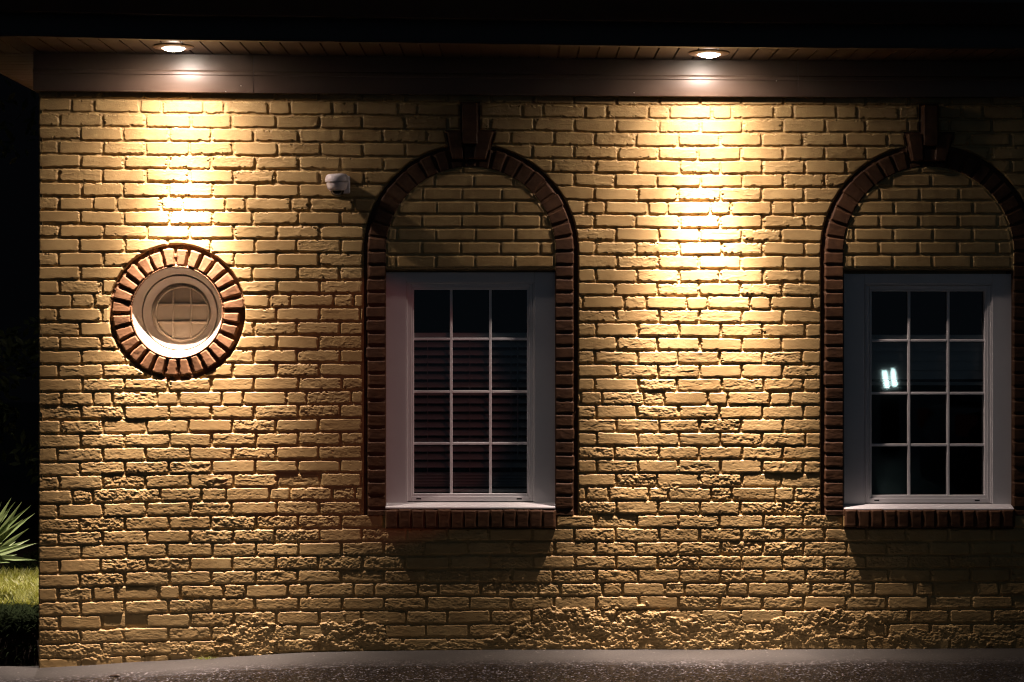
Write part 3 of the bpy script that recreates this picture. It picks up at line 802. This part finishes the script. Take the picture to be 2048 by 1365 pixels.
# ------------------------------------------------------------------ downlights
LD = 0.262
def downlight(px, py_hint, label, pos=None, aim=(0, math.sin(LAMP_TILT), -math.cos(LAMP_TILT)), power=1.0):
    if pos is None: x = PX(px, -LD); y = -LD; z = soffit_z(x)
    else: x, y, z = pos
    o = empty("downlight", (x, y, z)); tag(o, label, "downlight", "recessed lamps under the eaves")
    mb = MB(); M = Matrix.Translation((x, y, z))
    mb.lathe([(.094, .001), (.094, -.004), (.088, -.008), (.060, -.011), (.054, -.010), (.051, -.002), (.051, .002)], M, 48)
    mb.build("trim", M_TRIM, o, smooth='auto')
    mb = MB(); mb.lathe([(.050, -.002), (.049, -.008), (.043, -.015), (.030, -.020), (.014, -.0225), (0, -.023)], M, 40)
    mb.build("lens", M_LENS, o, smooth=True)
    ld = bpy.data.lights.new("downlight_beam", 'POINT')
    ld.energy = LAMP_POWER*power; ld.color = LAMP_COLOR; ld.shadow_soft_size = 0.022
    ld.use_nodes = True; nt = ld.node_tree; em = nt.nodes["Emission"]
    g = nt.nodes.new("ShaderNodeNewGeometry")
    neg = nt.nodes.new("ShaderNodeVectorMath"); neg.operation = 'DOT_PRODUCT'
    neg.inputs[1].default_value = aim
    nt.links.new(g.outputs["Incoming"], neg.inputs[0])
    ac = nt.nodes.new("ShaderNodeMath"); ac.operation = 'ARCCOSINE'; nt.links.new(neg.outputs["Value"], ac.inputs[0])
    dv = nt.nodes.new("ShaderNodeMath"); dv.operation = 'DIVIDE'; dv.inputs[1].default_value = math.pi/2; nt.links.new(ac.outputs[0], dv.inputs[0])
    rp = nt.nodes.new("ShaderNodeValToRGB"); cr = rp.color_ramp
    while len(cr.elements) > 1: cr.elements.remove(cr.elements[-1])
    cr.elements[0].position = 0; cr.elements[0].color = (LAMP_CURVE[0][1],)*3 + (1,)
    for a, s in LAMP_CURVE[1:]:
        e_ = cr.elements.new(min(1, a/90)); e_.color = (s, s, s, 1)
    nt.links.new(dv.outputs[0], rp.inputs["Fac"]); nt.links.new(rp.outputs["Color"], em.inputs["Strength"])
    lo = bpy.data.objects.new("downlight_beam", ld); COL.objects.link(lo); lo.location = (x, y, z - .034)
    return o
downlight(347, 93, "lit round downlight in the soffit above the round window")
downlight(1418, 106, "lit round downlight in the soffit between the two arched windows")
downlight(0, 0, "round downlight in the side soffit round the left corner", (XWL - LOV*.5, 1.0, soffit_z(XWL)), (0, 0, -1), 1.0)

# ------------------------------------------------------------------ security camera
sc_ = empty("security_camera", tuple(at(676, 372, 0))); tag(sc_, "white dome security camera on the yellow wall", "camera")
mb = MB()
a, c = at(661, 352, -.014), at(700, 387, -.014)
mb.box((a.x, -.016, a.z), (c.x, .004, c.z), .007, 3)
cc = at(674, 363.5, -.068)
mb.box((cc.x-.022, -.060, cc.z-.010), (cc.x+.034, -.010, cc.z+.018), .008, 3)
mb.build("wall_mount", M_CAMW, sc_, smooth='auto')
TILT = Matrix.Translation(cc) @ Matrix.Rotation(math.radians(-2), 4, 'Y') @ Matrix.Rotation(math.radians(3), 4, 'X')
mb = MB(); mb.lathe([(0, .036), (.030, .036), (.042, .034), (.050, .028), (.054, .018), (.0555, .002), (.0545, -.001), (.0485, -.0018), (.0480, -.0042), (.0500, -.0050), (.0485, -.018), (.0445, -.033), (.041, -.0365), (.030, -.0365)], TILT, 48)
mb.build("housing", M_CAMW, sc_, smooth='auto')
mb = MB(); mb.lathe([(.033, -.034)] + [(.033*math.cos(t), -.036 - .036*math.sin(t)) for t in np.linspace(0, math.pi/2, 10)], TILT, 40)
mb.build("dome", M_CAMB, sc_, smooth=True)
mb = MB(); mb.lathe([(.034, -.0352), (.038, -.0362), (.0375, -.041), (.0335, -.043)], TILT, 40); mb.build("dome_rim", M_CAMW, sc_, smooth='auto')

# ------------------------------------------------------------------ planting to the left of the building
bx0, bx1 = -9.0, PX(70)
bxs = np.linspace(bx0, bx1, 120); bys = np.linspace(0.22, 7.0, 110)
BX, BY = np.meshgrid(bxs, bys)
rise = np.clip((BY - 0.22)/0.10, 0, 1)
BZ = -0.12 + rise*(0.185 + 0.05*np.clip(BY - .3, 0, 1.2) + 0.02*fbm(BX*4, BY*4, 701, 3))
bed = bpy.data.objects.new("planting_bed", grid_mesh("planting_bed", BX, BY, BZ, M_SOIL)); link(bed)
tag(bed, kind="structure", label="dark raised soil bed beside the building")
def bed_z(x, y): return -0.12 + min(1, max(0, (y-.22)/.10))*(0.185 + .05*min(1.2, max(0, y-.3)))
def blade(bm, base, dirv, L, w, droop, n=5, fold=.25, up=(0, 0, 1)):
    dirv = dirv.normalized(); side = dirv.cross(Vector(up))
    side = side.normalized() if side.length > 1e-4 else Vector((1, 0, 0))
    pts = []; p = base.copy(); dcur = dirv.copy()
    prev = None
    for i in range(n+1):
        t = i/n
        ww = w*(0.55 + 1.6*t*(1-t)*1.1)*(1 - t**3) if i < n else 0.0004
        nrm = side.cross(dcur).normalized()
        row = [bm.verts.new(p - side*ww*.5 + nrm*ww*fold), bm.verts.new(p), bm.verts.new(p + side*ww*.5 + nrm*ww*fold)]
        if prev:
            for k in range(2): bm.faces.new((prev[k], prev[k+1], row[k+1], row[k]))
        prev = row
        dcur = (dcur + Vector((0, 0, -1))*droop/n).normalized()
        p = p + dcur*L/n
# yucca
YY0 = 0.95
yc = at(-52, 1128, YY0)
yu = empty("yucca_plant", (yc.x, YY0, bed_z(yc.x, YY0))); tag(yu, "spiky pale green yucca at the left corner of the building", "yucca")
mb = MB(); mb.tube([(yc.x, YY0, bed_z(yc.x, YY0)-.02), (yc.x, YY0, yc.z-.06), (yc.x, YY0, yc.z)], [.05, .045, .03], 10); mb.build("trunk", M_BARK, yu)
mb = MB(); R = random.Random(5)
for tip in ((5,1008),(22,1002),(31,1009),(44,1009),(62,1017),(70,1034),(48,1045),(30,1040),(14,1030),(58,1064),(74,1096),(70,1128),(34,1122),(18,1138),(40,1100),(-4,1012),(-20,1005)):
    tp = at(tip[0], tip[1], YY0 + R.uniform(-.14, .10)); base = yc + Vector((R.uniform(-.02,.02), R.uniform(-.02,.02), R.uniform(-.03,.02)))
    dv = tp - base; blade(mb.bm, base, dv + Vector((0, 0, .05)), dv.length*1.03, .040, .14, 8, .2, (R.uniform(-.5,.5), -1, R.uniform(-.2,.9)))
for i in range(46):
    th = R.uniform(0, 2*math.pi); el = R.uniform(.15, 1.4)
    if math.cos(th)*math.cos(el) > .15 and math.sin(th) < .3: th += math.pi
    blade(mb.bm, yc + Vector((0, 0, R.uniform(-.05, .02))), Vector((math.cos(th)*math.cos(el), math.sin(th)*math.cos(el), math.sin(el))), R.uniform(.26, .40), .040, R.uniform(.1, .5), 7, .2, (R.uniform(-.6,.6), -1, R.uniform(-.2,.9)))
mb.build("foliage", M_YUCCA, yu)
# moss and fine grass
mb = MB(); R = random.Random(9)
for i in range(15000):
    x = R.uniform(PX(-165, .5), PX(78, .5)); y = .72 + 1.1*R.random()**1.3
    if x > XWL - .012: continue
    z = bed_z(x, y) + R.uniform(-.01, .025)
    if y < .33: z = bed_z(x, y) + .0
    th = R.uniform(0, 2*math.pi)
    blade(mb.bm, Vector((x, y, z)), Vector((math.cos(th)*.7, math.sin(th)*.7, R.uniform(.4, 1.4))), R.uniform(.02, .055), R.uniform(.004, .008), .4, 3)
lb = MB()
for i in range(8500):
    x = R.uniform(PX(-190, .3), PX(78, .3)); y = R.uniform(.23, .82) if i % 2 else R.uniform(1.7, 4.2)
    if x > XWL - .014: continue
    th = R.uniform(0, 2*math.pi)
    blade(lb.bm, Vector((x, y, bed_z(x, y) - (.06 if y < .3 else 0))), Vector((math.cos(th)*.8, math.sin(th)*.8 - .2, R.uniform(.3, 1.2))), R.uniform(.05, .11), R.uniform(.006, .011), .9, 4)
o2 = lb.build("border_plants", M_BORDER); tag(o2, "dark strappy border plants along the front of the bed", "plants", kind="stuff")
o = mb.build("grass", M_MOSS); tag(o, "bright mossy ground cover beside the wall corner", "grass", kind="stuff")
# dark shrub further back
sh = empty("shrub", (-3.9, 3.2, .2)); tag(sh, "dark leafy shrub in the night behind the yucca", "shrub")
mb = MB(); mb.tube([(-3.9, 3.2, .1), (-3.88, 3.22, .8), (-3.95, 3.2, 1.6)], [.05, .04, .02], 8)
for k in range(7):
    a_ = k*.9; mb.tube([(-3.9, 3.2, .5+.15*k), (-3.9+.35*math.cos(a_), 3.2+.35*math.sin(a_), .9+.2*k)], [.02, .008], 6)
mb.build("stem", M_BARK, sh)
mb = MB(); R = random.Random(12)
clumps = [(-3.9 + R.gauss(0, .5), 3.2 + R.gauss(0, .4), R.uniform(.5, 2.9), R.uniform(.14, .3)) for _ in range(34)]
for (cx_, cy_, cz_, cr_) in clumps:
    for i in range(60):
        v = Vector((R.gauss(0, 1), R.gauss(0, 1), R.gauss(0, 1))).normalized()*cr_*R.uniform(.4, 1)
        p0 = Vector((cx_, cy_, cz_)) + v
        u = Vector((R.gauss(0, 1), R.gauss(0, 1), R.gauss(0, 1))).normalized(); w = u.orthogonal().normalized()
        s_ = R.uniform(.03, .055)
        mb.quad(p0 - u*s_, p0 + w*s_*.4, p0 + u*s_, p0 - w*s_*.4)
mb.build("crown", M_HEDGE, sh)

# ------------------------------------------------------------------ small things on the paving
R = random.Random(21)
mb = MB(); c0 = Vector((PX(418), -.012, float(ground_z(PX(418)))))
for i in range(60):
    th = R.uniform(0, 2*math.pi); blade(mb.bm, c0 + Vector((R.gauss(0, .022), -abs(R.gauss(0, .008)), 0)), Vector((math.cos(th), math.sin(th)-.3, R.uniform(.15, .8))), R.uniform(.012, .035), .004, .6, 3)
tag(mb.build("weed_tuft", M_MOSS), "tiny green weed growing at the foot of the wall", "weed")
def ground_at(px, py):
    z = 0.0
    for _ in range(6):
        t = (CZ - z)/((py - CY)*S); Y_ = t*D - D
        z = float(ground_z((px-1024)*S*t))
    return Vector(((px-1024)*S*t, Y_, z))
g0 = ground_at(228, 1356)
mb = MB()
for k in range(2):
    blade(mb.bm, g0 + Vector((-.02+.012*k, .004*k, .004)), Vector((1, .2*k, .18)), .042, .022, .5, 5, .35)
tag(mb.build("dead_leaf", M_DEBRIS), "curled dark leaf lying on the asphalt at the left", "leaf")
mb = MB(); g1 = ground_at(1122, 1359)
for i in range(160):
    th = R.uniform(0, 2*math.pi); blade(mb.bm, g1 + Vector((R.gauss(0, .035), R.gauss(0, .03), 0)), Vector((math.cos(th), math.sin(th), R.uniform(.1, .6))), R.uniform(.008, .02), .004, .6, 3)
tag(mb.build("moss_patch", M_MOSS), "flat patch of yellow-green moss on the asphalt", "moss", kind="stuff")

# lit bollard across the car park: its two bright panes show as the reflection in the right-hand window
def reflect_at(px, py, dist):
    Yg = REC + .05; g = at(px, py, Yg); k = (D + Yg + dist + 0)/(D + Yg)
    return Vector((g.x*(1 + dist/(D + Yg)), Yg - dist, CZ + (g.z - CZ)*(1 + dist/(D + Yg))))
bp_ = reflect_at(1779, 757, 16.0)
bo = empty("light_bollard", (bp_.x, bp_.y, 0)); tag(bo, "dark bollard lamp with two bright panes seen reflected in the right window", "bollard")
sc = S*(2*D + 7)/D
mb = MB(); mb.box((bp_.x-.12, bp_.y-.06, -.02), (bp_.x+.12, bp_.y+.06, bp_.z-.14), .01); mb.box((bp_.x-.13, bp_.y-.07, bp_.z+.135), (bp_.x+.13, bp_.y+.07, bp_.z+.165), .01)
mb.box((bp_.x-.008, bp_.y-.05, bp_.z-.14), (bp_.x+.008, bp_.y+.05, bp_.z+.135), .002); mb.build("post", M_POST, bo)
for s_ in (-1, 1):
    mb = MB(); x0 = bp_.x + s_*.052
    mb.box((x0-.036, bp_.y-.03, bp_.z-.12 + .012*s_), (x0+.036, bp_.y+.03, bp_.z+.115 + .012*s_), .022, 4)
    for v_ in mb.bm.verts: v_.co.x -= (v_.co.z - bp_.z)*.16
    mb.build("lit_pane", M_PANE_LIT, bo)

# red car standing off to the right of the view, faint in the right-hand pane; its tail glow is added
M_CARP = mat("dark_red_car_paint", (0.10, 0.010, 0.014), 0.28, 0.5, coat=0.6)
M_CARG = mat("dark_car_glass", (0.01, 0.01, 0.012), 0.06, 0.6)
M_TYRE = mat("black_tyre", (0.012, 0.012, 0.012), 0.8, 0.2)
M_RIM = mat("grey_alloy", (0.35, 0.35, 0.37), 0.3, 0.5, metal=0.9)
M_TAIL = emit_mat("faint_tail_lamp", (1.0, 0.3, 0.25), 0.012)  # barely glows; added so the red spot lamp has a place on the car
CX0, CYN, CW, CL = 3.38, -5.05, 1.74, 4.3
car = empty("parked_car", (CX0 + CL/2, CYN - CW/2, 0)); tag(car, "dark red hatchback seen only as a reflection in the right window", "car")
def loft(name, secs, m_, parent):
    """secs: (x, half width, z low, z high, inset of the top); superellipse-like sections"""
    b_ = MB(); rings = []
    yc_ = CYN - CW/2
    for (x, hw, z0, z1, ins) in secs:
        pts = []
        for (a, z) in ((-hw+.06, z0), (hw-.06, z0), (hw-.01, z0+.08), (hw, z0+(z1-z0)*.45), (hw-.03-ins*.45, z0+(z1-z0)*.8), (hw-.10-ins, z1-.015), (hw-.22-ins, z1),
                       (-hw+.22+ins, z1), (-hw+.10+ins, z1-.015), (-hw+.03+ins*.45, z0+(z1-z0)*.8), (-hw, z0+(z1-z0)*.45), (-hw+.01, z0+.08)):
            pts.append(b_.bm.verts.new((x, yc_ + a, z)))
        rings.append(pts)
    for a, c in zip(rings, rings[1:]):
        n = len(a)
        for k in range(n): b_.bm.faces.new((a[k], a[(k+1) % n], c[(k+1) % n], c[k]))
    b_.bm.faces.new(rings[0][::-1]); b_.bm.faces.new(rings[-1])
    return b_.build(name, m_, parent, smooth='auto')
hw = CW/2
loft("body", [(CX0, hw-.16, .34, .78, .02), (CX0+.06, hw-.06, .28, .92, .02), (CX0+.35, hw, .22, .98, .0), (CX0+1.4, hw, .20, .97, 0), (CX0+2.7, hw, .20, .95, 0), (CX0+3.1, hw-.01, .21, .92, .02),
              (CX0+3.9, hw-.05, .23, .80, .05), (CX0+4.2, hw-.14, .28, .70, .05), (CX0+4.3, hw-.26, .34, .60, .05)], M_CARP, car)
loft("greenhouse", [(CX0+.22, hw-.10, .90, 1.02, .02), (CX0+.55, hw-.08, .93, 1.38, .10), (CX0+1.0, hw-.07, .93, 1.46, .12), (CX0+1.8, hw-.07, .92, 1.47, .12), (CX0+2.3, hw-.08, .91, 1.40, .11), (CX0+3.05, hw-.12, .88, .95, .05)], M_CARG, car)
loft("roof", [(CX0+.5, hw-.20, 1.37, 1.415, .0), (CX0+.95, hw-.18, 1.44, 1.492, .0), (CX0+1.8, hw-.18, 1.45, 1.497, 0), (CX0+2.28, hw-.20, 1.385, 1.43, 0)], M_CARP, car)
for wx in (.78, 3.38):
    for sy_ in (CYN - .09, CYN - CW + .09):
        Mw = Matrix.Translation((CX0+wx, sy_, .31)) @ Matrix.Rotation(math.radians(90), 4, 'X')
        b_ = MB(); b_.lathe([(.20, -.10), (.28, -.105), (.31, -.08), (.315, 0), (.31, .08), (.28, .105), (.20, .10)], Mw, 36); wo = b_.build("wheel", M_TYRE, car, smooth='auto')
        b_ = MB(); b_.lathe([(0, -.085), (.06, -.09), (.19, -.07), (.205, -.10), (.205, .10), (.19, .07), (.06, .09), (0, .085)], Mw, 30); b_.build("rim", M_RIM, wo, smooth='auto')
for ty in (CYN - .20, CYN - CW + .20):
    b_ = MB(); b_.box((CX0-.008, ty-.10, .74), (CX0+.13, ty+.10, .90), .02); b_.build("tail_lamp", M_TAIL, car)
td = bpy.data.lights.new("added_red_spot", 'SPOT'); td.energy = 90.0; td.color = (1.0, 0.23, 0.17); td.shadow_soft_size = 0.05  # added spot lamp, narrowed onto the middle window to give its rosy tint
TP = Vector((CX0 - .06, CYN - .20, .83)); v0 = Vector((-.68, 0, 1.12)) - TP; v1 = Vector((.07, 0, 1.12)) - TP
td.spot_size = 2*v0.angle(v1); td.spot_blend = 0.10
to = bpy.data.objects.new("added_red_spot", td); COL.objects.link(to); to.location = TP
to.rotation_euler = v0.to_track_quat('-Z', 'Y').to_euler()
